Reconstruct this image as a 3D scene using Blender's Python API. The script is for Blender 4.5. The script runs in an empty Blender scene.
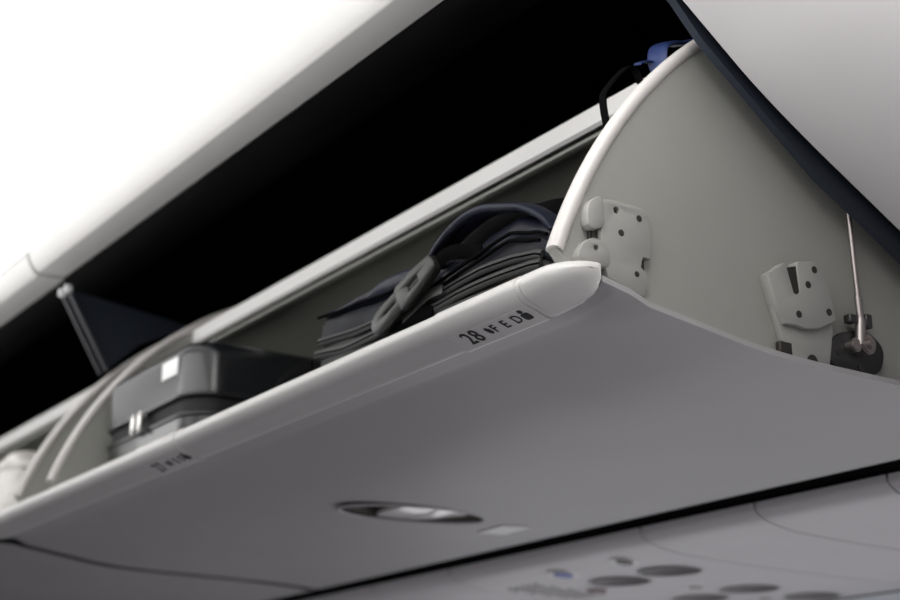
import bpy, bmesh, math, random
from mathutils import Vector, Matrix, noise
random.seed(7)
C = bpy.context.scene.collection
ZO = 1.25                      # eye height above the cabin floor; shapes below are given relative to it
PI = math.pi

# ------------------------------------------------------------------ materials
def mat(name, col, rough=0.5, metal=0.0, var=0.0, vscale=8.0, bump=0.0, bscale=200.0, coat=0.0, spec=0.5, weave=False):
    m = bpy.data.materials.new(name); m.use_nodes = True
    nt = m.node_tree; b = nt.nodes['Principled BSDF']
    b.inputs['Base Color'].default_value = (*col, 1); b.inputs['Roughness'].default_value = rough
    b.inputs['Metallic'].default_value = metal; b.inputs['Coat Weight'].default_value = coat
    b.inputs['Specular IOR Level'].default_value = spec
    tc = nt.nodes.new('ShaderNodeTexCoord')
    if var > 0:
        n = nt.nodes.new('ShaderNodeTexNoise'); n.inputs['Scale'].default_value = vscale; n.inputs['Detail'].default_value = 3
        r = nt.nodes.new('ShaderNodeValToRGB')
        r.color_ramp.elements[0].position = .3; r.color_ramp.elements[1].position = .7
        r.color_ramp.elements[0].color = (*[c*(1-var) for c in col], 1); r.color_ramp.elements[1].color = (*[min(1, c*(1+var)) for c in col], 1)
        nt.links.new(tc.outputs['Object'], n.inputs['Vector']); nt.links.new(n.outputs['Fac'], r.inputs['Fac'])
        nt.links.new(r.outputs['Color'], b.inputs['Base Color'])
    if bump > 0:
        if weave:
            n = nt.nodes.new('ShaderNodeTexChecker'); n.inputs['Scale'].default_value = bscale
        else:
            n = nt.nodes.new('ShaderNodeTexNoise'); n.inputs['Scale'].default_value = bscale
        bp = nt.nodes.new('ShaderNodeBump'); bp.inputs['Strength'].default_value = bump; bp.inputs['Distance'].default_value = .001
        nt.links.new(tc.outputs['Object'], n.inputs['Vector']); nt.links.new(n.outputs['Fac'], bp.inputs['Height'])
        nt.links.new(bp.outputs['Normal'], b.inputs['Normal'])
    return m
M = dict(
    rail=mat('white_rail_plastic', (.64, .63, .62), .32, var=.02, bump=.05),
    shell=mat('bin_shell_plastic', (.40, .388, .396), .46, var=.03, vscale=5, bump=.06, bscale=400),
    panel=mat('bin_end_panel_plastic', (.33, .33, .305), .5, var=.03, vscale=6, bump=.05, bscale=500),
    rim=mat('rim_plastic', (.60, .575, .56), .35, var=.02),
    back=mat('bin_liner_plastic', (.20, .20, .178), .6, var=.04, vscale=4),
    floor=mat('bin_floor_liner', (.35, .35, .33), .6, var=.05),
    ceil=mat('ceiling_panel_paint', (.80, .80, .79), .55, var=.01),
    valance=mat('valance_plastic', (.46, .45, .44), .5, var=.02),
    black=mat('black_void_shade', (.0035, .0036, .004), .8, spec=.1, var=.2),  # near-black so the housing void and gaps stay dark; shade put into colour
    darkpanel=mat('dark_blue_divider', (.013, .017, .026), .55, spec=.35, var=.15),
    seal=mat('grey_rubber_seal', (.05, .05, .055), .45, var=.1),
    sealtip=mat('pale_seal_tip', (.7, .7, .7), .4, var=.05),
    brack=mat('bracket_plastic', (.34, .335, .318), .42, var=.03),
    hole=mat('dark_screw_steel', (.05, .045, .04), .4, metal=.6, var=.2),
    dmetal=mat('dark_anodised_metal', (.055, .055, .055), .42, metal=.7, var=.2),
    steel=mat('brushed_steel', (.33, .30, .29), .42, metal=1, var=.1),
    ink=mat('black_print', (.012, .012, .014), .6, var=.1),
    plac=mat('placard_film', (.66, .65, .645), .4, var=.02),
    sticker=mat('white_sticker', (.85, .84, .84), .5, var=.02),
    cup=mat('latch_cup_grey', (.075, .07, .062), .4, var=.1),
    latch=mat('latch_glossy_plastic', (.82, .80, .79), .15, coat=.5, var=.02),
    psu=mat('service_panel_plastic', (.56, .545, .56), .45, var=.02),
    lens=mat('light_recess_grey', (.36, .35, .355), .5, var=.1),
    blue=mat('blue_knob', (.04, .09, .42), .35, var=.1),
    red=mat('dark_red_lens', (.10, .03, .03), .4, var=.2),
    navy=mat('navy_nylon', (.006, .007, .0125), .6, spec=.28, var=.25, vscale=30, bump=.5, bscale=700, weave=True),
    navy2=mat('navy_shiny_nylon', (.011, .013, .026), .42, spec=.3, var=.25, vscale=30, bump=.4, bscale=700, weave=True),
    char=mat('charcoal_nylon', (.008, .008, .008), .6, var=.25, vscale=40, bump=.5, bscale=700, weave=True),
    zip=mat('zipper_tape', (.020, .020, .0195), .5, var=.2, vscale=60, bump=.6, bscale=500),
    webb=mat('black_webbing', (.0025, .0025, .003), .95, spec=.05, var=.2, bump=.6, bscale=600, weave=True),
    buckle=mat('buckle_plastic', (.015, .0155, .0145), .36, var=.1),
    royal=mat('royal_blue_strap', (.012, .026, .10), .5, var=.2, vscale=30, bump=.5, bscale=600, weave=True),
    bluebag=mat('dark_blue_fabric', (.006, .009, .026), .6, var=.2, bump=.5, bscale=600, weave=True),
    case=mat('black_glossy_polycarbonate', (.009, .010, .012), .28, coat=.2, var=.1, bump=.08, bscale=300),
    caseband=mat('suitcase_zip_band', (.006, .006, .007), .7, var=.2),
    pull=mat('nickel_pull', (.72, .70, .68), .25, metal=.8, var=.1),
    paper=mat('white_paper_label', (.86, .86, .86), .5, var=.02),
    pale=mat('pale_plastic_bag', (.66, .64, .61), .45, var=.06, vscale=20),
    window=mat('pale_window_surround', (.75, .78, .82), .4, var=.03),
)

# ------------------------------------------------------------------ helpers
ORG = {}
def label(o, lab=None, cat=None, group=None, kind=None):
    if lab: o['label'] = lab
    if cat: o['category'] = cat
    if group: o['group'] = group
    if kind: o['kind'] = kind
    return o
def empty(name, loc, lab, cat, group=None):
    o = bpy.data.objects.new(name, None); C.objects.link(o); o.empty_display_size = .05
    o.location = (loc[0], loc[1], loc[2] + ZO); ORG[o.name] = Vector(o.location)
    return label(o, lab, cat, group)
def obj(name, bm, m, parent=None, smooth=30, lab=None):
    bmesh.ops.recalc_face_normals(bm, faces=bm.faces)
    me = bpy.data.meshes.new(name)
    bmesh.ops.translate(bm, verts=bm.verts, vec=(0, 0, ZO))
    if parent is not None:
        org = ORG[parent.name]
    else:
        xs = [v.co for v in bm.verts]
        org = Vector((sum(v.x for v in xs)/len(xs), sum(v.y for v in xs)/len(xs), min(v.z for v in xs)))
    bmesh.ops.translate(bm, verts=bm.verts, vec=-org)
    bm.to_mesh(me); bm.free()
    for p in me.polygons: p.use_smooth = True
    me.set_sharp_from_angle(angle=math.radians(smooth))
    me.materials.append(m)
    o = bpy.data.objects.new(name, me); C.objects.link(o)
    ORG[o.name] = org
    if parent is not None: o.parent = parent
    else: o.location = org
    if lab: o['label'] = lab
    return o
def children(o): return [c for c in bpy.data.objects if c.parent == o]
def copy_tree(o, parent=None, skip=()):
    c = o.copy(); C.objects.link(c); c.parent = parent
    for ch in children(o):
        if ch.name.split('.')[0] not in skip: copy_tree(ch, c, skip)
    return c
def catmull(pts, n=6, closed=False):
    P = [Vector(p) for p in pts]; out = []; N = len(P)
    rng = range(N) if closed else range(N-1)
    for i in rng:
        if closed: a, b, c, d = P[i-1], P[i], P[(i+1) % N], P[(i+2) % N]
        else: a, b, c, d = P[max(i-1, 0)], P[i], P[i+1], P[min(i+2, N-1)]
        for k in range(n):
            t = k/n
            out.append(.5*((2*b) + (c-a)*t + (2*a-5*b+4*c-d)*t*t + (3*b-a-3*c+d)*t**3))
    if not closed: out.append(P[-1])
    return out
def prism(pts, y0, y1, bm=None, ny=1, bevel=0):
    """closed XZ outline extruded along Y"""
    bm = bm or bmesh.new(); loops = []
    for k in range(ny+1):
        y = y0+(y1-y0)*k/ny
        loops.append([bm.verts.new((p[0], y, p[1])) for p in pts])
    n = len(pts)
    for a, b in zip(loops, loops[1:]):
        for i in range(n): bm.faces.new((a[i], a[(i+1) % n], b[(i+1) % n], b[i]))
    f0 = bm.faces.new(loops[0][::-1]); f1 = bm.faces.new(loops[-1])
    if bevel:
        es = list(set(f0.edges) | set(f1.edges))
        bmesh.ops.bevel(bm, geom=es, offset=bevel, segments=2, affect='EDGES', clamp_overlap=True)
    return bm
def sheet(pts, t, y0, y1, ny=1):
    """open XZ polyline thickened upward/inward by offset t (a vector)"""
    return prism(list(pts) + [(p[0]+t[0], p[1]+t[1]) for p in reversed(list(pts))], y0, y1, ny=ny)
def box(x0, x1, y0, y1, z0, z1, bev=0, seg=3, bm=None):
    b2 = bmesh.new()
    bmesh.ops.create_cube(b2, size=1, matrix=Matrix.Translation(((x0+x1)/2, (y0+y1)/2, (z0+z1)/2)) @ Matrix.Diagonal((x1-x0, y1-y0, z1-z0, 1)))
    if bev: bmesh.ops.bevel(b2, geom=b2.edges[:], offset=bev, segments=seg, affect='EDGES', profile=.5)
    if bm is None: return b2
    return join(bm, b2)
def join(bm, b2):
    me = bpy.data.meshes.new('tmp'); b2.to_mesh(me); b2.free(); bm.from_mesh(me); bpy.data.meshes.remove(me); return bm
def cyl(p0, p1, r, seg=20, r2=None, bev=0, bm=None):
    p0, p1 = Vector(p0), Vector(p1); d = p1-p0
    b2 = bmesh.new()
    mtx = Matrix.Translation((p0+p1)/2) @ d.to_track_quat('Z', 'Y').to_matrix().to_4x4()
    bmesh.ops.create_cone(b2, cap_ends=True, segments=seg, radius1=r, radius2=r if r2 is None else r2, depth=d.length, matrix=mtx)
    if bev: bmesh.ops.bevel(b2, geom=[e for e in b2.edges if len([f for f in e.link_faces if len(f.verts) > 4]) > 0], offset=bev, segments=2, affect='EDGES')
    return b2 if bm is None else join(bm, b2)
def sweep(path, side, w, t, n=8, closed=False, power=2.0, bm=None):
    """superelliptic section (half width w along `side`, half thickness t) along a path"""
    bm = bm or bmesh.new(); P = [Vector(p) for p in path]; rings = []; N = len(P)
    for i, p in enumerate(P):
        a = P[i-1] if (closed or i) else P[i]; b = P[(i+1) % N] if (closed or i < N-1) else P[i]
        tg = (b-a).normalized(); s = Vector(side(i/(N-1)) if callable(side) else side); s = (s-tg*s.dot(tg)).normalized(); nn = tg.cross(s)
        ww = w(i/(N-1)) if callable(w) else w; tt = t(i/(N-1)) if callable(t) else t
        ring = []
        for k in range(n):
            an = 2*PI*k/n; c, sn = math.cos(an), math.sin(an)
            ring.append(bm.verts.new(p + s*ww*math.copysign(abs(c)**(2/power), c) + nn*tt*math.copysign(abs(sn)**(2/power), sn)))
        rings.append(ring)
    m = N if closed else N-1
    for i in range(m):
        a, b = rings[i], rings[(i+1) % N]
        for k in range(n): bm.faces.new((a[k], a[(k+1) % n], b[(k+1) % n], b[k]))
    if not closed:
        bm.faces.new(rings[0][::-1]); bm.faces.new(rings[-1])
    return bm
def shape2d(outlines, depth, mtx, bevel=0.0, res=3, bm=None):
    """filled 2-D outline (first) with holes (rest), extruded to +-depth; placed by mtx"""
    cu = bpy.data.curves.new('tmp', 'CURVE'); cu.dimensions = '2D'; cu.fill_mode = 'BOTH'
    cu.extrude = depth; cu.bevel_depth = bevel; cu.bevel_resolution = 1
    for ol in outlines:
        sp = cu.splines.new('POLY'); sp.points.add(len(ol)-1); sp.use_cyclic_u = True
        for q, p in zip(ol, sp.points): p.co = (q[0], q[1], 0, 1)
    return curve_mesh(cu, mtx, bm)
def curve_mesh(cu, mtx, bm=None):
    o = bpy.data.objects.new('tmp', cu); C.objects.link(o)
    bpy.context.view_layer.update()
    me = bpy.data.meshes.new_from_object(o.evaluated_get(bpy.context.evaluated_depsgraph_get()))
    bpy.data.objects.remove(o); bpy.data.curves.remove(cu)
    me.transform(mtx); bm = bm or bmesh.new(); bm.from_mesh(me); bpy.data.meshes.remove(me)
    bmesh.ops.remove_doubles(bm, verts=bm.verts, dist=1e-6)
    return bm
def frame(org, u, v):
    u, v = Vector(u).normalized(), Vector(v).normalized(); w = u.cross(v)
    m = Matrix((u, v, w)).transposed().to_4x4(); m.translation = Vector(org); return m
def circ(c, r, n=18, ry=None): return [(c[0]+r*math.cos(2*PI*k/n), c[1]+(ry or r)*math.sin(2*PI*k/n)) for k in range(n)]
def rrect(x0, x1, y0, y1, r, n=5):
    out = []
    for cx, cy, a0 in ((x1-r, y1-r, 0), (x0+r, y1-r, PI/2), (x0+r, y0+r, PI), (x1-r, y0+r, 1.5*PI)):
        out += [(cx+r*math.cos(a0+PI/2*k/n), cy+r*math.sin(a0+PI/2*k/n)) for k in range(n+1)]
    return out
def cut(bm, cutters):
    """boolean difference baked into the mesh; the cutters are removed again"""
    def tmp(b):
        bmesh.ops.recalc_face_normals(b, faces=b.faces)
        me = bpy.data.meshes.new('tmp'); b.to_mesh(me); b.free(); o = bpy.data.objects.new('tmp', me); C.objects.link(o); return o
    o = tmp(bm); cs = [tmp(c) for c in cutters]
    for c in cs:
        md = o.modifiers.new('b', 'BOOLEAN'); md.object = c; md.operation = 'DIFFERENCE'; md.solver = 'EXACT'
    bpy.context.view_layer.update()
    me = bpy.data.meshes.new_from_object(o.evaluated_get(bpy.context.evaluated_depsgraph_get()))
    r = bmesh.new(); r.from_mesh(me); bpy.data.meshes.remove(me)
    for q in [o]+cs: bpy.data.objects.remove(q)
    return r
def bowl(c, rx, ry, depth, lip=.003, n=36, rings=6, thick=.0015, bm=None):
    """upward hollow seen from below: dish with its rim at height c.z"""
    bm = bm or bmesh.new(); rows = []
    prof = [(1.0+lip/rx, -.0012), (1.0, -.0012)] + [(math.cos(PI/2*k/rings)**.6, depth*math.sin(PI/2*k/rings)) for k in range(rings)] 
    for s, z in prof: rows.append([bm.verts.new((c[0]+rx*s*math.cos(2*PI*k/n), c[1]+ry*s*math.sin(2*PI*k/n), c[2]+z)) for k in range(n)])
    for a, b in zip(rows, rows[1:]):
        for k in range(n): bm.faces.new((a[k], a[(k+1) % n], b[(k+1) % n], b[k]))
    bm.faces.new(rows[-1])
    return bm
def interp(tab, t):
    tab = sorted(tab)
    if t <= tab[0][0]: return tab[0][1]
    for (a, va), (b, vb) in zip(tab, tab[1:]):
        if t <= b:
            s = (t-a)/(b-a); s = s*s*(3-2*s)*.5 + s*.5
            return va+(vb-va)*s
    return tab[-1][1]

# ------------------------------------------------------------------ overhead bin
Y0, Y1 = 1.163, 2.925
YS0, YS1 = 1.143, 2.930         # the shell and lip run past the near end panel
RAIL = [(.938, .480), (.934, .472), (.928, .4680), (.912, .4728), (.899, .4768), (.890, .482), (.8855, .488), (.8845, .494), (.888, .5005), (.896, .505), (.915, .508), (.952, .506), (.952, .490)]
BOT = catmull([(.932, .4690), (.955, .4705), (.979, .4700), (1.056, .459), (1.137, .4475), (1.223, .442), (1.346, .440), (1.48, .438), (1.575, .434), (1.605, .431), (1.622, .434)], 5)
BOT = [(p.x, p.y) for p in [Vector((q[0], q[1])) for q in BOT]]
CX, CZ, CR = 1.489, .297, .637
def arc_pt(a, r=CR): return (CX+r*math.cos(a), CZ+r*math.sin(a))
A0, A1 = math.radians(159.6), math.radians(84)
ARC = [arc_pt(A0+(A1-A0)*k/40) for k in range(41)]
PIV = (1.622, .434)

bin_ = empty('overhead_bin', (PIV[0], Y0, PIV[1]), 'open white overhead bin in the middle, lowered and holding the black backpack and hard suitcase', 'overhead bin', 'pivoting overhead bins')
def scale_prof(prof, k, c=(.945, .49)): return [(c[0]+(x-c[0])*k, c[1]+(z-c[1])*k) for x, z in prof]

# outer shell with the oval latch opening
LC = (1.328, 2.113); LRX, LRY = .129, .064
shell = sheet(BOT, (0, .006), YS0, YS1, ny=90)
def corner_lift(x, y):
    e = max(0, 1-min(y-YS0, YS1-y)/.10); w = max(0, min(1, (.990-x)/.058))
    return .0160*e*e*(3-2*e)*w
for v in shell.verts: v.co.z += corner_lift(v.co.x, v.co.y)
hole = bmesh.new(); bmesh.ops.create_cone(hole, cap_ends=True, segments=48, radius1=1, radius2=1, depth=.2,
    matrix=Matrix.Translation((LC[0], LC[1], .44)) @ Matrix.Diagonal((LRX, LRY, 1, 1)))
bottom = obj('bottom_panel', cut(shell, [hole]), M['shell'], bin_, lab='smooth grey curved underside')
obj('floor_panel', box(.956, 1.615, Y0+.016, Y1-.016, .493, .497), M['floor'], bin_)
# rail
obj('front_rail', prism(catmull_rail := [(p.x, p.y) for p in catmull([Vector((a, b)) for a, b in RAIL], 3, True)], YS0+.0715, YS1-.0715), M['rail'], bin_, smooth=50, lab='glossy white rounded lip')
def cap(y_in, y_out):
    bm = bmesh.new(); loops = []; N = 12
    for k in range(N+1):
        s = k/N; y = y_in+(y_out-y_in)*s
        e = max(0, (s-.35)/.65); sh = 1-math.sqrt(max(0, 1-e*e))
        loop = []
        for x, z in catmull_rail:
            X = .925+(x-.925)*1.015; Z = .49+(z-.49)*1.035
            w = max(0, min(1, (.952-x)/.07)); X += sh*.034*w          # the nose swings back towards the end panel
            Z -= .007*sh*max(0, min(1, (z-.49)/.015)); Z += (sh*.013+.004*s)*max(0, min(1, (.500-z)/.024))
            X = min(X, .952-.022*min(1, s*1.5)); pass
            loop.append(bm.verts.new((X, y, Z)))
        loops.append(loop)
    n = len(catmull_rail)
    for a, b in zip(loops, loops[1:]):
        for i in range(n): bm.faces.new((a[i], a[(i+1) % n], b[(i+1) % n], b[i]))
    bm.faces.new(loops[0][::-1]); bm.faces.new(loops[-1]); return bm
obj('rail_end_cap', cap(YS0+.070, YS0-.001), M['rail'], bin_, smooth=60)
obj('rail_end_cap', cap(YS1-.070, YS1+.001), M['rail'], bin_, smooth=60)
# end panels with rim
def end_poly():
    low = [(x, z+.005) for x, z in BOT if x > 1.0]
    return [(.905, .503)] + ARC + [(1.60, .91), (1.612, .45)] + low[::-1] + [(.985, .4905), (.955, .492), (.925, .497)]
for y in (Y0, 2.552, 2.716):
    e = obj('end_panel' if y == Y0 else 'partition', prism(end_poly(), y, y+.014), M['panel'], bin_, smooth=20)
    ym = y+.007
    rim = sweep([(arc_pt(a, CR-.004)[0], ym, arc_pt(a, CR-.004)[1]) for a in [A0+(A1-A0)*k/48 for k in range(49)]], (0, 1, 0), .010, .0075, n=14, power=2.6)
    obj('rim', rim, M['rim'], e, smooth=60, lab='pale rounded rim')
# back wall and top rail
BACK = catmull([(1.150, .790), (1.24, .782), (1.38, .735), (1.50, .65), (1.575, .56), (1.592, .4975)], 6)
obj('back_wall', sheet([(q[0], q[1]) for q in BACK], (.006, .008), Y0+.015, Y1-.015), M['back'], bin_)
tr = obj('top_rail', prism([(1.134, .7935), (1.139, .7905), (1.160, .8005), (1.160, .8165), (1.139, .8185), (1.134, .8165)], Y0+.015, Y1-.010), M['rail'], bin_, smooth=40, lab='bright white upper edge rail')
obj('rail_bead', prism([(1.150, .7870), (1.157, .7860), (1.163, .7875), (1.163, .7925), (1.150, .7915)], Y0+.015, Y1-.015), M['panel'], tr)

# row placards
def placard(yl, yr, row, k=1.0):
    """yl: far (left) end, yr: near end"""
    prof = [(.925+(x-.925)*1.02, .49+(z-.49)*1.075) for x, z in catmull_rail]
    p = obj('row_placard', prism(prof, yr, yl, bevel=.0006), M['rail'], bin_, smooth=50, lab='rail cover printed %s F E D' % row)
    A = Vector((.925+(.928-.925)*1.02, 0, .49+(.4680-.49)*1.075)); B = Vector((.925+(.899-.925)*1.02, 0, .49+(.4768-.49)*1.075))
    up = (B-A).normalized(); nrm = Vector((0, -1, 0)).cross(up)
    def on_face(y, h, out=.0006): return frame(A+Vector((0, y, 0))+up*h+nrm*out, (0, -1, 0), up)
    W = yl-yr
    obj('printed_strip', shape2d([rrect(.006, W-.006, .0015, .0300, .001)], .0003, on_face(yl, 0, .0001)), M['plac'], p)
    def text(s, y, h, size, sx=.92, sp=1.0):
        cu = bpy.data.curves.new('tmp', 'FONT'); cu.body = s; cu.size = size; cu.extrude = .0002; cu.offset = .0003 if size > .025 else .0001
        cu.space_character = sp
        return curve_mesh(cu, on_face(y, h, .0009) @ Matrix.Diagonal((sx, 1, 1, 1)))
    obj('row_number', text(row, yl-.0240, .0085, .0305, .86, 1.12), M['ink'], p, lab='black number %s' % row)
    L = yl-.0735
    for i, ch in enumerate('FED'):
        obj('seat_letter', text(ch, L-.0182*i*k, .0120, .0190), M['ink'], p, lab='letter %s' % ch)
    # window-seat mark and person mark
    obj('window_icon', shape2d([[(-.001, .004), (.002, .000), (.005, .002), (.005, .009), (.001, .013), (-.002, .011)]], .0002, on_face(yl-.0655, .0115, .0009)), M['ink'], p)
    f2 = on_face(L-.0182*3*k-.0035, .0108, .0009)
    bm = shape2d([rrect(-.0055, .0065, .000, .0115, .003)], .0002, f2)
    bm = shape2d([circ((0, .0155), .0032)], .0002, f2, bm=bm)
    obj('person_icon', bm, M['ink'], p)
placard(1.371, 1.2225, '28')
placard(2.178, 2.040, '27', .93)
obj('rail_joint', prism([(.925+(x-.925)*1.03, .49+(z-.49)*1.10) for x, z in catmull_rail], 2.035, 2.039), M['rail'], bin_, smooth=50)

obj('gap_shade_strip', sheet([(x, z+.003) for x, z in BOT], (0, .004), YS1-.001, YS1+.038), M['black'], bin_, lab='black strip for the shaded gap')  # strip across the gap between bins; the gap's shade is its black colour
# latch in the underside
lz = .4405
c = obj('latch_cup', bowl((LC[0], LC[1], lz-.0005), LRX-.002, LRY-.002, .033, lip=.004), M['cup'], bin_, smooth=50, lab='dark oval recess')
bez = [(LC[0]+(LRX+.001)*math.cos(2*PI*k/60), LC[1]+(LRY+.001)*math.sin(2*PI*k/60), lz-.001+.0015*math.cos(2*PI*k/60)) for k in range(60)]
obj('latch_bezel', sweep(bez, (0, 0, 1), .0025, .004, n=8, closed=True), M['shell'], bin_, smooth=60)
def paddle():
    bm = bmesh.new(); rows = []
    xs = [LC[0]-.052+.148*k/16 for k in range(17)]
    for i, x in enumerate(xs):
        t = i/16; hw = LRY*math.sqrt(max(.02, 1-((x-LC[0])/LRX)**2))*.93
        row = []
        for j in range(9):
            v = -1+2*j/8
            z = lz+.001 - .0065*(1-v*v)*(.5+.5*math.sin(PI*min(1, t*1.15))) + .010*max(0, t-.55)**1.2*2 + .004*math.exp(-((t-.45)/.08)**2)
            row.append(bm.verts.new((x+.018*v*v*(1 if t < .5 else -1), LC[1]+v*hw, z)))
        rows.append(row)
    for a, b in zip(rows, rows[1:]):
        for j in range(8): bm.faces.new((a[j], a[j+1], b[j+1], b[j]))
    r = bmesh.ops.extrude_face_region(bm, geom=bm.faces[:])
    bmesh.ops.translate(bm, verts=[v for v in r['geom'] if isinstance(v, bmesh.types.BMVert)], vec=(0, 0, .006))
    return bm
obj('latch_handle', paddle(), M['latch'], bin_, smooth=50, lab='glossy pale pull handle')
stk = bmesh.new(); vs = [stk.verts.new((x, y, z)) for z in (.4345, .4385) for x, y in ((1.498, 2.183), (1.493, 2.105), (1.540, 2.089), (1.545, 2.170))]
for f in ((0, 1, 2, 3), (7, 6, 5, 4), (0, 4, 5, 1), (1, 5, 6, 2), (2, 6, 7, 3), (3, 7, 4, 0)): stk.faces.new([vs[i] for i in f])
obj('sticker', stk, M['sticker'], bin_, lab='small bright white sticker')

# hardware on the near end panel (XZ outlines, standing off the face of the panel)
def on_end(y): return frame((0, y, 0), (1, 0, 0), (0, 0, 1))
def rounded(pts, n=3): return [(p.x, p.y) for p in catmull([Vector((a, b)) for a, b in pts], n, True)]
def screw(c, r, y, parent, name='screw'):
    r *= 1.2
    obj(name, cyl((c[0], y, c[1]), (c[0], Y0+.002, c[1]), r, 16, bev=r*.2), M['hole'], parent)
h1 = [(.941, .569), (.947, .5755), (.956, .5770), (.974, .5765), (.990, .5765), (.999, .5745), (1.0045, .566), (1.0045, .540), (1.003, .5255), (.994, .5255), (.992, .521), (.990, .513), (.996, .509), (.998, .500), (.993, .484), (.950, .496), (.944, .512), (.943, .530), (.943, .545)]
hp = obj('hinge_bracket', shape2d([h1, circ((.962, .568), .0048), circ((.934+.028, .5225), .0001)], .0035, on_end(Y0-.0045), .0012), M['brack'], bin_, smooth=40, lab='white hinge plate beside the lip')
obj('hinge_tab', shape2d([rounded([(.925, .562), (.932, .572), (.941, .574), (.941, .550), (.934, .5435), (.925, .546)])], .005, on_end(Y0-.006), .0015), M['brack'], hp)
obj('hinge_boss', shape2d([rounded([(.915, .508), (.917, .521), (.926, .529), (.935, .531), (.944, .528), (.949, .520), (.945, .506)], 4), circ((.934, .5225), .0042)], .004, on_end(Y0-.005), .0015), M['brack'], hp)
obj('hinge_pin', box(.9305, .9345, Y0-.004, Y0, .529, .546, .0008), M['hole'], hp)
for cc, r in (((.962, .568), .004), ((.991, .565), .003), ((.967, .545), .003), ((.934, .5225), .0036), ((.9855, .505), .0026)):
    screw(cc, r, Y0-.010 if r < .0035 else Y0-.0035, hp)
obj('lock_notch', box(.992, 1.001, Y0-.003, Y0-.0005, .511, .524, .0008), M['hole'], hp)

h2 = [(1.163, .537), (1.181, .549), (1.186, .5525), (1.189, .548), (1.197, .521), (1.203, .5195), (1.209, .524), (1.2065, .5535), (1.208, .558), (1.229, .5625), (1.236, .5615), (1.242, .556), (1.2475, .545), (1.254, .522), (1.2585, .503), (1.254, .500), (1.232, .4895), (1.211, .486), (1.197, .488), (1.183, .487), (1.172, .505)]
h2b = [(1.172, .505), (1.183, .489), (1.197, .490), (1.211, .488), (1.232, .4915), (1.250, .500), (1.2585, .503), (1.2585, .490), (1.254, .469), (1.249, .446), (1.215, .447), (1.190, .449), (1.186, .466)]
hb = obj('lock_bracket', shape2d([h2], .006, on_end(Y0-.0072), .0012), M['brack'], bin_, smooth=40, lab='white lock plate with a dark slot near the strut')
obj('lower_plate', shape2d([h2b], .0032, on_end(Y0-.0042), .001), M['brack'], hb, smooth=40)
obj('slot', shape2d([[(1.188, .5485), (1.2055, .554), (1.2085, .526), (1.203, .5205), (1.1975, .522)]], .0008, on_end(Y0-.0115)), M['hole'], hb, lab='dark tapering plate for the shaded slot')  # plate set near the slot mouth, coloured dark for the shaded interior
for cc, r in (((1.231, .554), .0042), ((1.220, .535), .0042), ((1.203, .499), .0042), ((1.249, .509), .0042)):
    screw(cc, r, Y0-.0150, hb)
obj('roller', box(1.178, 1.196, Y0-.009, Y0-.001, .452, .468, .002), M['hole'], hb)
obj('roller', cyl((1.224, Y0-.010, .452), (1.224, Y0-.001, .452), .007, 18), M['hole'], hb)

st = obj('strut_bracket', shape2d([rounded([(1.258, .478), (1.272, .490), (1.286, .4945), (1.305, .498), (1.322, .496), (1.337, .484), (1.336, .468), (1.326, .455), (1.300, .447), (1.268, .450), (1.254, .462)], 4)], .0025, on_end(Y0-.0035), .001), M['dmetal'], bin_, smooth=40, lab='dark metal fan-shaped bracket')
for cc in ((1.268, .470), (1.321, .480), (1.300, .456)): screw(cc, .0045, Y0-.008, st, 'bolt')
rod = obj('gas_strut', cyl((1.298, Y0-.014, .510), (1.2915, Y0-.0145, .640), .0030, 16), M['steel'], bin_, smooth=50, lab='thin steel strut rod')
obj('rod_sleeve', cyl((1.2983, Y0-.014, .505), (1.2965, Y0-.014, .536), .0042, 16, bev=.0006), M['steel'], rod)
obj('rod_end', cyl((1.294, Y0-.0145, .478), (1.298, Y0-.014, .510), .0060, 16, bev=.001), M['steel'], rod)
bm = cyl((1.303, Y0-.020, .481), (1.303, Y0-.005, .481), .0115, 24, bev=.002)
cyl((1.303, Y0-.024, .481), (1.303, Y0-.018, .481), .006, 16, bev=.001, bm=bm)
cyl((1.286, Y0-.018, .478), (1.286, Y0-.005, .478), .008, 20, bev=.0015, bm=bm)
obj('ball_joint', bm, M['steel'], rod, smooth=40)
bm = box(1.302, 1.312, Y0-.019, Y0-.006, .500, .516, .002)
box(1.279, 1.290, Y0-.017, Y0-.006, .503, .513, .002, bm=bm)
obj('clamp', bm, M['dmetal'], rod)

# neighbouring bins: the far one also lowered, the near one swung shut about its rear hinge line
skip = ('hinge_bracket', 'gap_shade_strip', 'row_placard', 'printed_strip', 'row_number', 'seat_letter', 'window_icon', 'person_icon', 'rail_joint')
far = copy_tree(bin_, skip=skip + ('end_panel', 'hinge_bracket', 'lock_bracket', 'strut_bracket', 'gas_strut')); far.location.y += 1.826
far['label'] = 'open white overhead bin at the far left edge, beyond the hard suitcase'
shut = copy_tree(bin_, skip=skip); shut.location.y += 1.122-YS1-.002; shut.location.x -= .075; shut.location.z += .060
shut.rotation_euler = (0, math.radians(28.5), 0)
shut['label'] = 'closed overhead bin at upper right showing only its smooth pale face'

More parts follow.
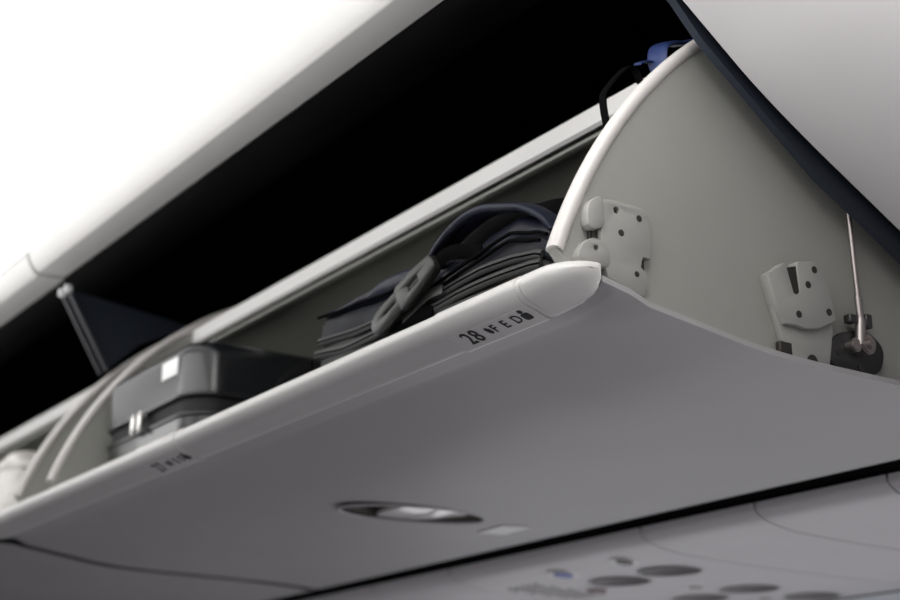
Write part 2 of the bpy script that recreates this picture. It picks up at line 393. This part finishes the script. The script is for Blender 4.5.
# ------------------------------------------------------------------ dark dividers between the bins
def divider(y, lab, poly, edge, seals):
    d = empty('bin_divider', (1.1, y, poly[0][1]), lab, 'divider panel')
    obj('panel_sheet', prism(poly, y, y+.010), M['darkpanel'], d)
    for yy in seals:
        e = obj('edge_seal', sweep([(x-.003, yy, z-.003) for x, z in edge], (0, 1, 0), .0032, .0045, n=10), M['seal'], d, smooth=50, lab='grey rubber edge strip')
        obj('seal_tip', box(edge[0][0]-.009, edge[0][0]+.006, yy-.0035, yy+.0035, edge[0][1]-.012, edge[0][1]+.004, .003), M['sealtip'], e, lab='pale tip')
edge = [(.951, .906), (.975, .866), (1.000, .824), (1.036, .763)]
divider(2.708, 'dark blue triangular divider panel with grey edge strips above the hard suitcase', edge + [(1.10, .825), (1.20, .8735)], edge, (2.697, 2.727))
edge = [(.930, .892), (1.031, .810), (1.066, .774), (1.144, .715), (1.228, .653), (1.316, .605), (1.60, .437)]
divider(1.128, 'dark divider strip along the edge of the closed bin at upper right', edge + [(1.97, .44), (1.97, .80), (1.21, .95)], edge, ())

# ------------------------------------------------------------------ setting: ceiling, valance, dark housing
def struct(name, bm, m, smooth=30): return label(obj(name, bm, m, smooth=smooth), kind='structure')
CEIL = catmull([(.872, .962), (.868, .985), (.852, 1.04), (.80, 1.105), (.68, 1.150), (.45, 1.175), (.0, 1.185), (-1.2, 1.185)], 8)
CEIL = [(p[0], p[1]) for p in CEIL]
struct('ceiling', sheet(CEIL, (.01, .03), -1.2, 2.553, ny=1), M['ceil'], 60)
struct('ceiling', sheet(CEIL, (.01, .03), 2.560, 7.6, ny=1), M['ceil'], 60)
VAL = [(.9455, .9265), (.896, .9245)] + [(q[0], q[1]) for q in catmull([(.893, .9255), (.885, .934), (.877, .948), (.872, .962)], 4)]
struct('trim_1', sheet(VAL, (.004, .012), -1.2, 2.705), M['valance'], 60)
VAL2 = [(x, z-.004) for x, z in VAL]
struct('trim_2', prism(VAL2 + [(.885, .975), (.95, .975)], 2.712, 7.6), M['valance'], 60)
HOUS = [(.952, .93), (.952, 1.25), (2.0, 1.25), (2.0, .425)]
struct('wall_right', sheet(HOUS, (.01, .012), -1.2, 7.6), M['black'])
struct('trim_3', prism([(1.64, .447), (1.99, .452), (1.99, .44), (1.685, .428), (1.66, .4285)], -1.2, 7.6), M['black'])  # black filler behind the gap, shade carried by its colour
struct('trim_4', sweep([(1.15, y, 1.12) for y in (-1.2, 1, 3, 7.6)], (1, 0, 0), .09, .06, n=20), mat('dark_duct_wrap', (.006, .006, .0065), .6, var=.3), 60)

# ------------------------------------------------------------------ passenger service panels below the bins
PS = catmull([(1.651, .4175), (1.655, .412), (1.672, .402), (1.70, .3955), (1.739, .390), (1.844, .3850), (1.954, .3825), (2.12, .380), (2.30, .378)], 5)
PS = [(p[0], p[1]) for p in PS]
def cylo(x, y, r):
    b = bmesh.new(); bmesh.ops.create_cone(b, cap_ends=True, segments=36, radius1=1, radius2=1, depth=.2, matrix=Matrix.Translation((x, y, .4)) @ Matrix.Diagonal((r-.001, r*1.2-.001, 1, 1))); return b
def psz(x): return interp([(p[0], p[1]) for p in PS], x)
VENT = [(1.840, 2.230, .050), (1.830, 2.084, .049), (2.077, 2.150, .048), (2.092, 2.300, .048), (2.236, 2.150, .046)]
seams = [-.9, -.32, .26, .84, 1.168, 1.438, 1.690, 1.948, 2.50, 2.78, 3.3, 3.9, 4.6]
psl = {1.690: 'plain grey service panel right of the panel with round recesses', 1.438: 'plain grey service panel under the closed bin edge, second right of the recessed one',
       1.168: 'plain grey service panel at the right edge of the photo', 1.948: 'grey service panel with round light recesses and a blue knob under the bin',
       2.50: 'plain grey service panel directly left of the panel with round recesses', 2.78: 'plain grey service panel at the bottom edge, farthest left below the black gap'}
for a, b in zip(seams, seams[1:]):
    if not 1.1 < a < 3.0: continue
    lab = psl.get(a, 'plain grey service panel beyond the bottom edge near row %d' % round(a*10))
    y0, y1 = a+.002, b-.002
    root = empty('service_panel', (1.65, a, .378), lab, 'service panel', 'passenger service panels under the bins')
    bm = sheet(PS, (0, .008), y0, y1)
    if a == 1.948:
        cs = []
        for x, y, r in VENT: cs.append(cyl((x, y, .3), (x, y, .5), r-.001, 32) if False else cylo(x, y, r))
        bm = cut(bm, cs)
    obj('panel_skin', bm, M['psu'], root, smooth=40)
    if a == 1.948:
        for x, y, r in VENT:
            v = obj('reading_light', bowl((x, y, psz(x)), r-.001, r*1.2-.001, .030, lip=.005, n=36), M['lens'], root, smooth=50, lab='round grey light recess')
            obj('lamp_lens', cyl((x+.006, y, psz(x)+.020), (x+.006, y, psz(x)+.032), .020, 20), M['hole'], v)
        def knob(name, x, y, r, m, ring=M['rail'], lab=None):
            z = psz(x); sl = (psz(x+.012)-psz(x-.012))/.024; nn = Vector((sl, 0, -1)).normalized(); c0 = Vector((x, y, z))
            ri = sweep([(x+r*1.35*math.cos(2*PI*k/28), y+r*1.35*math.sin(2*PI*k/28), z+sl*r*1.35*math.cos(2*PI*k/28)-.0005) for k in range(28)], (0, 0, 1), .0010, r*.33, n=8, closed=True)
            k = obj(name, cyl(c0+nn*.0030, c0-nn*.002, r, 24, bev=.0012), m, root, lab=lab)
            obj('bezel', ri, ring, k, smooth=60)
        knob('attendant_button', 1.7260, 2.249, .018, M['blue'], lab='blue round button')
        knob('light_switch', 1.720, 2.073, .015, M['hole'], lab='dark round switch')
        knob('light_switch', 1.984, 2.192, .012, M['lens'])
        knob('light_switch', 2.186, 2.222, .012, M['lens'])
        knob('sign_lens', 1.868, 2.334, .019, M['red'], M['psu'], lab='dark red oval lens')
        g = bmesh.new()
        for i in range(9):
            for j in range(5):
                x = 1.752+.0195*i; y = 2.365+.020*j + .010*(i % 2)
                cyl((x, y, psz(x)-.0015), (x, y, psz(x)+.001), .0046, 10, bm=g)
        obj('speaker_grille', g, M['hole'], root, lab='dark round speaker holes')
struct('trim_5', prism([(2.296, .374), (2.34, .374), (2.36, .30), (2.33, .30)], -1.2, 7.6), M['window'])
struct('wall_outboard', prism([(2.335, .30), (2.36, .30), (2.44, -.4), (2.46, -1.25), (2.43, -1.25), (2.41, -.4)], -1.2, 7.6), M['psu'])

struct('wall_back', box(-1.2, 2.5, 7.6, 7.65, -1.25, 1.28), M['psu'])
struct('floor', box(-1.2, 2.5, -1.2, 7.65, -1.29, -1.25), mat('grey_blue_carpet', (.05, .055, .07), .9, var=.3, vscale=60))

# ------------------------------------------------------------------ black backpack on the bin floor
FL = .4972
def slab(zlo, zhi, xf, xb, y0, y1, wob=.002, N=40, p=3.2, seed=0, endr=.02):
    bm = bmesh.new(); rings = []; K = 28
    for i in range(N+1):
        s = i/N; y = y0+(y1-y0)*s
        d = min(y-y0, y1-y); e = 1.0 if d > endr else math.sqrt(max(.06, 1-(1-d/endr)**2))
        lo, hi = (f(y) if callable(f) else f for f in (zlo, zhi)); f_, b_ = (f(y) if callable(f) else f for f in (xf, xb))
        cx, cz = (f_+b_)/2, (lo+hi)/2; hx, hz = (b_-f_)/2, (hi-lo)/2*(.55+.45*e)
        hxx = hx-(1-e)*endr*.8
        ring = []
        for k in range(K):
            a = 2*PI*k/K; c, sn = math.cos(a), math.sin(a)
            x = cx+hxx*math.copysign(abs(c)**(2/p), c); z = cz+hz*math.copysign(abs(sn)**(2/p), sn)
            w = noise.noise(Vector((x*9+seed, y*14, z*16)))*wob + noise.noise(Vector((x*25, y*40+seed, z*45)))*wob*.45
            ring.append(bm.verts.new((x-w*(1 if c < .3 else 0), y, max(FL+.0004, z+w*.7*(1 if sn > -.2 else 0)))))
        rings.append(ring)
    for a, b in zip(rings, rings[1:]):
        for k in range(K): bm.faces.new((a[k], a[(k+1) % K], b[(k+1) % K], b[k]))
    bm.faces.new(rings[0][::-1]); bm.faces.new(rings[-1]); return bm
def T(*pts): return lambda y: interp(list(pts), y)
bp = empty('backpack', (1.1, 1.53, FL), 'black and navy soft backpack with zippers and a grey buckle, behind the 28 sign', 'backpack')
top = T((1.29, .603), (1.34, .622), (1.40, .626), (1.46, .614), (1.55, .622), (1.60, .628), (1.69, .622), (1.78, .612))
obj('back_body', slab(FL, T((1.283, .643), (1.34, .655), (1.40, .666), (1.45, .667), (1.49, .660), (1.53, .642), (1.60, .628), (1.78, .614)), 1.0, 1.25, 1.292, 1.782, seed=1, endr=.012, p=7), M['webb'], bp, smooth=60, lab='black main body')
L1 = T((1.275, .558), (1.30, .566), (1.34, .571), (1.39, .573), (1.446, .572), (1.554, .566), (1.648, .571), (1.769, .579))
L0 = T((1.277, .550), (1.305, .554), (1.35, .556), (1.439, .557), (1.548, .553), (1.696, .555), (1.766, .562))
MID = T((1.275, .580), (1.30, .590), (1.344, .601), (1.42, .592), (1.519, .584), (1.60, .578), (1.78, .585))
obj('lower_compartment', slab(FL, lambda y: L1(y)+.002, .963, 1.06, 1.275, 1.775, seed=2, wob=.0015, p=4), M['char'], bp, smooth=60)
obj('middle_compartment', slab(lambda y: L1(y)-.012, lambda y: MID(y)+.003, .969, 1.06, 1.272, 1.60, seed=3, wob=.0022, p=3.4), M['navy'], bp, smooth=60)
obj('top_pocket', slab(lambda y: MID(y)-.012, T((1.275, .598), (1.30, .614), (1.345, .632), (1.40, .630), (1.44, .618), (1.50, .612), (1.53, .605)), T((1.275, .985), (1.36, .978), (1.53, .985)), 1.07, 1.275, 1.535, seed=4, wob=.004, p=2.6, endr=.03), M['navy2'], bp, smooth=60, lab='shiny navy pocket')
obj('side_pocket', slab(lambda y: L1(y)-.010, T((1.50, .606), (1.60, .603), (1.70, .609), (1.78, .617)), .970, 1.05, 1.50, 1.785, seed=5, wob=.003, p=4.5), M['navy'], bp, smooth=60)
obj('flap', slab(T((1.47, .590), (1.60, .599), (1.70, .605), (1.79, .613)), T((1.47, .622), (1.50, .630), (1.55, .634), (1.60, .641), (1.625, .638), (1.66, .630), (1.70, .629), (1.73, .620), (1.765, .619), (1.79, .6185)), T((1.47, .985), (1.60, .975), (1.79, .968)), 1.08, 1.47, 1.776, seed=6, wob=.005, p=2.4, endr=.025), M['navy2'], bp, smooth=60, lab='creased navy top flap')
# zipper tapes and piping
def line(zf, dz, x, y0, y1, r, n=50): return [(x+.002*math.sin(y0+(y1-y0)*k/n*31), y0+(y1-y0)*k/n, zf(y0+(y1-y0)*k/n)+dz) for k in range(n+1)]
for zf, dz, x, a, b, w, t in ((L1, -.001, .9645, 1.285, 1.768, .0055, .0026), (L0, -.0015, .9615, 1.283, 1.770, .0060, .0028), (L0, -.017, .9605, 1.30, 1.72, .0055, .0026)):
    z = obj('zipper', sweep(line(zf, dz, x, a, b, 0), (0, 0, 1), w, t, n=8), M['zip'], bp, smooth=60, lab='grey zipper band')
    obj('zipper_coil', sweep(line(zf, dz, x-.0026, a, b, 0), (0, 0, 1), .0012, .0010, n=6), M['webb'], z, smooth=60)
for zf, dz, x, a, b in ((MID, .001, .968, 1.28, 1.54), (MID, -.008, .966, 1.29, 1.56), (T((1.5, .604), (1.6, .603), (1.70, .608), (1.785, .6165)), .0005, .968, 1.585, 1.782)):
    obj('piping', sweep(line(zf, dz, x, a, b, 0), (0, 0, 1), .0022, .0022, n=8), M['webb'], bp, smooth=60)
hl = catmull([(.972, 1.500, .606), (.970, 1.489, .620), (.968, 1.466, .629), (.967, 1.439, .637), (.968, 1.410, .6430), (.970, 1.380, .6425), (.973, 1.350, .635), (.978, 1.322, .627), (.985, 1.300, .612), (.992, 1.292, .598)], 6)
obj('carry_handle', sweep(hl, (1, 0, .15), lambda t: .012+.006*math.sin(PI*t), lambda t: .0035+.0020*math.sin(PI*t), n=14, power=3), M['navy2'], bp, smooth=60, lab='padded navy carry handle')
hb_ = catmull([(.966, 1.492, .612), (.962, 1.462, .623), (.961, 1.432, .634), (.963, 1.405, .640), (.966, 1.385, .6405)], 6)
obj('handle_binding', sweep(hb_, (1, 0, .15), .004, .002, n=8), M['webb'], bp, smooth=60)
# side-release buckle and its webbing
B0, B1 = Vector((.946, 1.591, .549)), Vector((.950, 1.458, .6055))
u = (B1-B0).normalized(); v = u.cross(Vector((-1, 0, -.15))).normalized()
fb = frame(B0, u, v)
bk = obj('buckle', shape2d([[(.060, -.0125), (.064, -.0150), (.098, -.0135), (.118, -.0105), (.131, -.0085), (.134, -.004), (.134, .006), (.130, .0095), (.115, .0115), (.095, .0140), (.064, .0150), (.060, .0125)],
                           rrect(.080, .106, -.0045, .0060, .003)], .0045, fb, .0022), M['buckle'], bp, smooth=50, lab='dark grey plastic side-release buckle')
fork = [(.062, .0115), (.030, .0130), (.014, .0125), (.004, .0095), (-.001, .003), (-.001, -.004), (.004, -.0095), (.016, -.0125), (.030, -.0130), (.062, -.0115)]
obj('prong', shape2d([fork, [(.056, -.0020), (.050, -.0035), (.030, -.0040), (.025, -.0025), (.025, -.0005), (.030, .0008), (.050, .0010), (.056, .0004)]], .0038, fb, .0020), M['buckle'], bk, smooth=50)
obj('prong', shape2d([[(.070, -.004), (.108, -.003), (.112, 0), (.108, .004), (.070, .005)]], .0028, fb @ Matrix.Translation((0, 0, -.0005)), .001), M['buckle'], bk, smooth=50)
w1 = catmull([(.953, 1.470, .600), (.958, 1.452, .608), (.964, 1.430, .606), (.968, 1.40, .596)], 6)
obj('strap', sweep(w1, (-.2, .3, 1), .009, .0014, n=8, power=5), M['webb'], bp, smooth=50)
w2 = catmull([(.950, 1.580, .552), (.955, 1.545, .550), (.958, 1.515, .552), (.961, 1.49, .546)], 6)
obj('strap', sweep(w2, (0, .3, 1), .010, .0014, n=8, power=5), M['webb'], bp, smooth=50)
w3 = catmull([(.954, 1.545, .552), (.956, 1.52, .562), (.958, 1.495, .570), (.962, 1.47, .571)], 6)
obj('strap', sweep(w3, (0, .4, 1), .006, .0012, n=8, power=5), M['buckle'], bp, smooth=50)
obj('strap', sweep(catmull([(.956, 1.77, .548), (.952, 1.82, .547), (.962, 1.88, .540), (1.0, 1.91, .528), (1.06, 1.92, .51)], 6), (0, 0, 1), .007, .0016, n=8, power=5), M['webb'], bp, smooth=50)

# ------------------------------------------------------------------ blue bag standing against the near end panel
bb = empty('blue_bag', (1.16, 1.235, FL), 'dark blue bag with bright blue strap peeping over the near end of the open bin', 'bag')
BBX = T((.497, 1.075), (.60, 1.066), (.70, 1.062), (.76, 1.082), (.79, 1.105), (.81, 1.13))
bm = bmesh.new(); rings = []
for i in range(25):
    z = FL+(.772-FL)*i/24; xf = BBX(z); xb = 1.30-.13*max(0, (z-.60)/.172)**2
    e = 1-.35*max(0, (z-.76)/.052)**2; ring = []
    for k in range(24):
        a = 2*PI*k/24; c_, s_ = math.cos(a), math.sin(a)
        w = noise.noise(Vector((c_*2, s_*2, z*20)))*.004
        ring.append(bm.verts.new(((xf+xb)/2+((xb-xf)/2+w)*math.copysign(abs(c_)**.6, c_), 1.236+(.050*e+w)*math.copysign(abs(s_)**.6, s_), z)))
    rings.append(ring)
for a, b in zip(rings, rings[1:]):
    for k in range(24): bm.faces.new((a[k], a[(k+1) % 24], b[(k+1) % 24], b[k]))
bm.faces.new(rings[0][::-1]); bm.faces.new(rings[-1])
obj('bag_body', bm, M['bluebag'], bb, smooth=70)
obj('shoulder_strap', sweep(catmull([(1.058, 1.25, .640), (1.046, 1.25, .665), (1.034, 1.25, .705), (1.028, 1.25, .740), (1.034, 1.25, .757), (1.062, 1.25, .789), (1.076, 1.25, .790), (1.083, 1.25, .777)], 6), (0, 1, .2), .006, .0016, n=8, power=4), M['webb'], bb, smooth=50, lab='thin black strap loop')
obj('grab_loop', sweep(catmull([(1.076, 1.205, .765), (1.070, 1.205, .782), (1.073, 1.205, .798), (1.086, 1.205, .807), (1.103, 1.205, .812), (1.122, 1.205, .818), (1.128, 1.205, .800), (1.126, 1.205, .768)], 6), (0, 1, .3), .016, .003, n=10, power=3), M['royal'], bb, smooth=50, lab='bright blue webbing loop')
obj('ribbon', sweep(catmull([(1.085, 1.205, .768), (1.078, 1.21, .782), (1.062, 1.215, .783), (1.050, 1.215, .777)], 5), (0, 1, .3), .006, .0014, n=8, power=3), M['royal'], bb, smooth=50)
obj('edge_piping', sweep(catmull([(1.050, 1.200, .715), (1.058, 1.195, .738), (1.074, 1.195, .760)], 5), (0, 1, 0), .004, .003, n=8), M['royal'], bb, smooth=50)

# ------------------------------------------------------------------ hard-shell suitcase
sc = empty('suitcase', (1.22, 2.35, FL), 'black glossy hard-shell suitcase lying flat at the far end of the open bin', 'suitcase')
def shellpart(z0, z1, x0, x1, y0, y1, r, top=True, er=.022, lip=.0):
    bm = bmesh.new(); rows = []; prof = []
    n = 7
    if top: prof = [(0, z0), (0, z1-er)] + [(er*(1-math.cos(PI/2*k/n)), z1-er+er*math.sin(PI/2*k/n)) for k in range(1, n+1)]
    else: prof = [(er*(1-math.sin(PI/2*k/n)), z0+er*(1-math.cos(PI/2*k/n))) for k in range(0, n+1)] + [(0, z1)]
    for ins, z in prof:
        rows.append([bm.verts.new((a, b, z)) for a, b in rrect(x0+ins, x1-ins, y0+ins, y1-ins, max(.006, r-ins), 9)])
    m = len(rows[0])
    for a, b in zip(rows, rows[1:]):
        for k in range(m): bm.faces.new((a[k], a[(k+1) % m], b[(k+1) % m], b[k]))
    bm.faces.new(rows[0][::-1]); bm.faces.new(rows[-1]); return bm
SX0, SX1, SY0, SY1 = .966, 1.375, 2.165, 2.535
obj('lower_shell', shellpart(FL, .571, SX0, SX1, SY0, SY1, .055, False), M['case'], sc, smooth=40)
obj('upper_shell', shellpart(.597, .687, SX0, SX1, SY0, SY1, .055), M['case'], sc, smooth=40)
obj('zip_band', shellpart(.570, .598, SX0+.005, SX1-.005, SY0+.005, SY1-.005, .05, True, .001), M['caseband'], sc)
for z in (.570, .601):
    obj('shell_ridge', sweep([(a, b, z) for a, b in rrect(SX0, SX1, SY0, SY1, .055, 10)], (0, 0, 1), .0040, .0035, n=8, closed=True), M['case'], sc, smooth=60)
for y in (2.338, 2.364):
    p = obj('zip_pull', box(.952, .960, y-.005, y+.005, .566, .597, .003), M['pull'], sc, lab='pale metal zipper pull')
    obj('pull_ring', cyl((.954, y, .595), (.967, y, .595), .006, 16, bev=.0015), M['pull'], p)
obj('paper_label', box(.9645, .9672, 2.222, 2.280, .638, .666, .0003), M['paper'], sc, lab='small white rectangular label')
obj('side_handle', sweep(catmull([(1.14, 2.163, .625), (1.15, 2.153, .632), (1.25, 2.150, .634), (1.35, 2.153, .632), (1.36, 2.163, .625)], 5), (0, 0, 1), .010, .005, n=10), M['caseband'], sc, smooth=60)

# ------------------------------------------------------------------ pale pouch in the far bin
pw = empty('plastic_pouch', (1.05, 3.12, FL), 'pale crumpled pouch in the far bin at the left edge', 'pouch')
obj('pouch_body', slab(FL, T((3.0, .60), (3.06, .645), (3.15, .665), (3.25, .64)), .972, 1.2, 2.995, 3.255, wob=.012, p=2.6, seed=9, endr=.05), M['pale'], pw, smooth=70)
obj('pouch_knot', slab(.635, T((3.04, .655), (3.11, .685), (3.2, .655)), 1.0, 1.10, 3.04, 3.2, wob=.010, p=2, seed=12, endr=.04), M['pale'], pw, smooth=70)

# ------------------------------------------------------------------ camera
cam = bpy.data.cameras.new('camera'); co = bpy.data.objects.new('camera', cam); C.objects.link(co)
co.location = (0, 0, ZO); co.rotation_euler = (math.radians(90+17.6146), 0, math.radians(-33.4736))
cam.sensor_width = 23.6; cam.lens = 1600/900*23.6; cam.clip_start = .02
cam.dof.use_dof = True; cam.dof.focus_distance = 1.66; cam.dof.aperture_fstop = 3.0
bpy.context.scene.camera = co

# ------------------------------------------------------------------ light
def area(name, loc, target, sx, sy, power, col=(1, 1, 1), spread=180):
    l = bpy.data.lights.new(name, 'AREA'); l.shape = 'RECTANGLE'; l.size = sx; l.size_y = sy; l.energy = power; l.color = col; l.spread = math.radians(spread)
    o = bpy.data.objects.new(name, l); C.objects.link(o); o.location = (loc[0], loc[1], loc[2]+ZO)
    z = (Vector(loc)-Vector(target)).normalized(); x = Vector((0, 1, 0)).cross(z).normalized(); y = z.cross(x)
    o.rotation_euler = Matrix((x, y, z)).transposed().to_euler(); return o          # long side runs down the cabin
area('aisle_ceiling_light', (-.20, 2.2, 1.12), (.9, 2.2, .50), .5, 6.0, 36, (1, .985, .97))
area('cove_wash_light', (.15, 1.9, .72), (.72, 1.9, 1.13), .2, 6.5, 24, (1, 1, 1), 100)
area('end_panel_fill', (.70, .84, 1.07), (1.1, 1.163, .60), .35, .35, 2.3, (1, .985, .95))  # added fill in place of ceiling bounce on the near end panel
area('closed_bin_fill', (-.55, .92, .35), (1.2, .50, .95), .5, .5, 5.0, (1, .985, .965), 50)  # added fill, aimed to brighten the closed bin's face
area('suitcase_reflection_fill', (-.9, 6.0, 1.0), (1.0, 2.3, .6), 1.6, 1.0, 16, (.97, .98, 1.0))  # added unseen source that reflects in the suitcase and lifts the far rims
area('seat_level_fill', (.9, 1.8, -.75), (1.3, 2.0, .45), 2.0, 4.6, 8.0, (1.0, .955, .985))
area('window_light', (2.25, 1.9, -.10), (1.5, 1.9, .5), .5, 3.2, 5.0, (.97, .975, 1.0))
w = bpy.data.worlds.new('world'); bpy.context.scene.world = w; w.use_nodes = True
w.node_tree.nodes['Background'].inputs['Color'].default_value = (.9, .93, 1, 1); w.node_tree.nodes['Background'].inputs['Strength'].default_value = .05
vs_ = bpy.context.scene.view_settings; vs_.view_transform = 'Standard'; vs_.look = 'None'; vs_.exposure = 0; vs_.gamma = 1
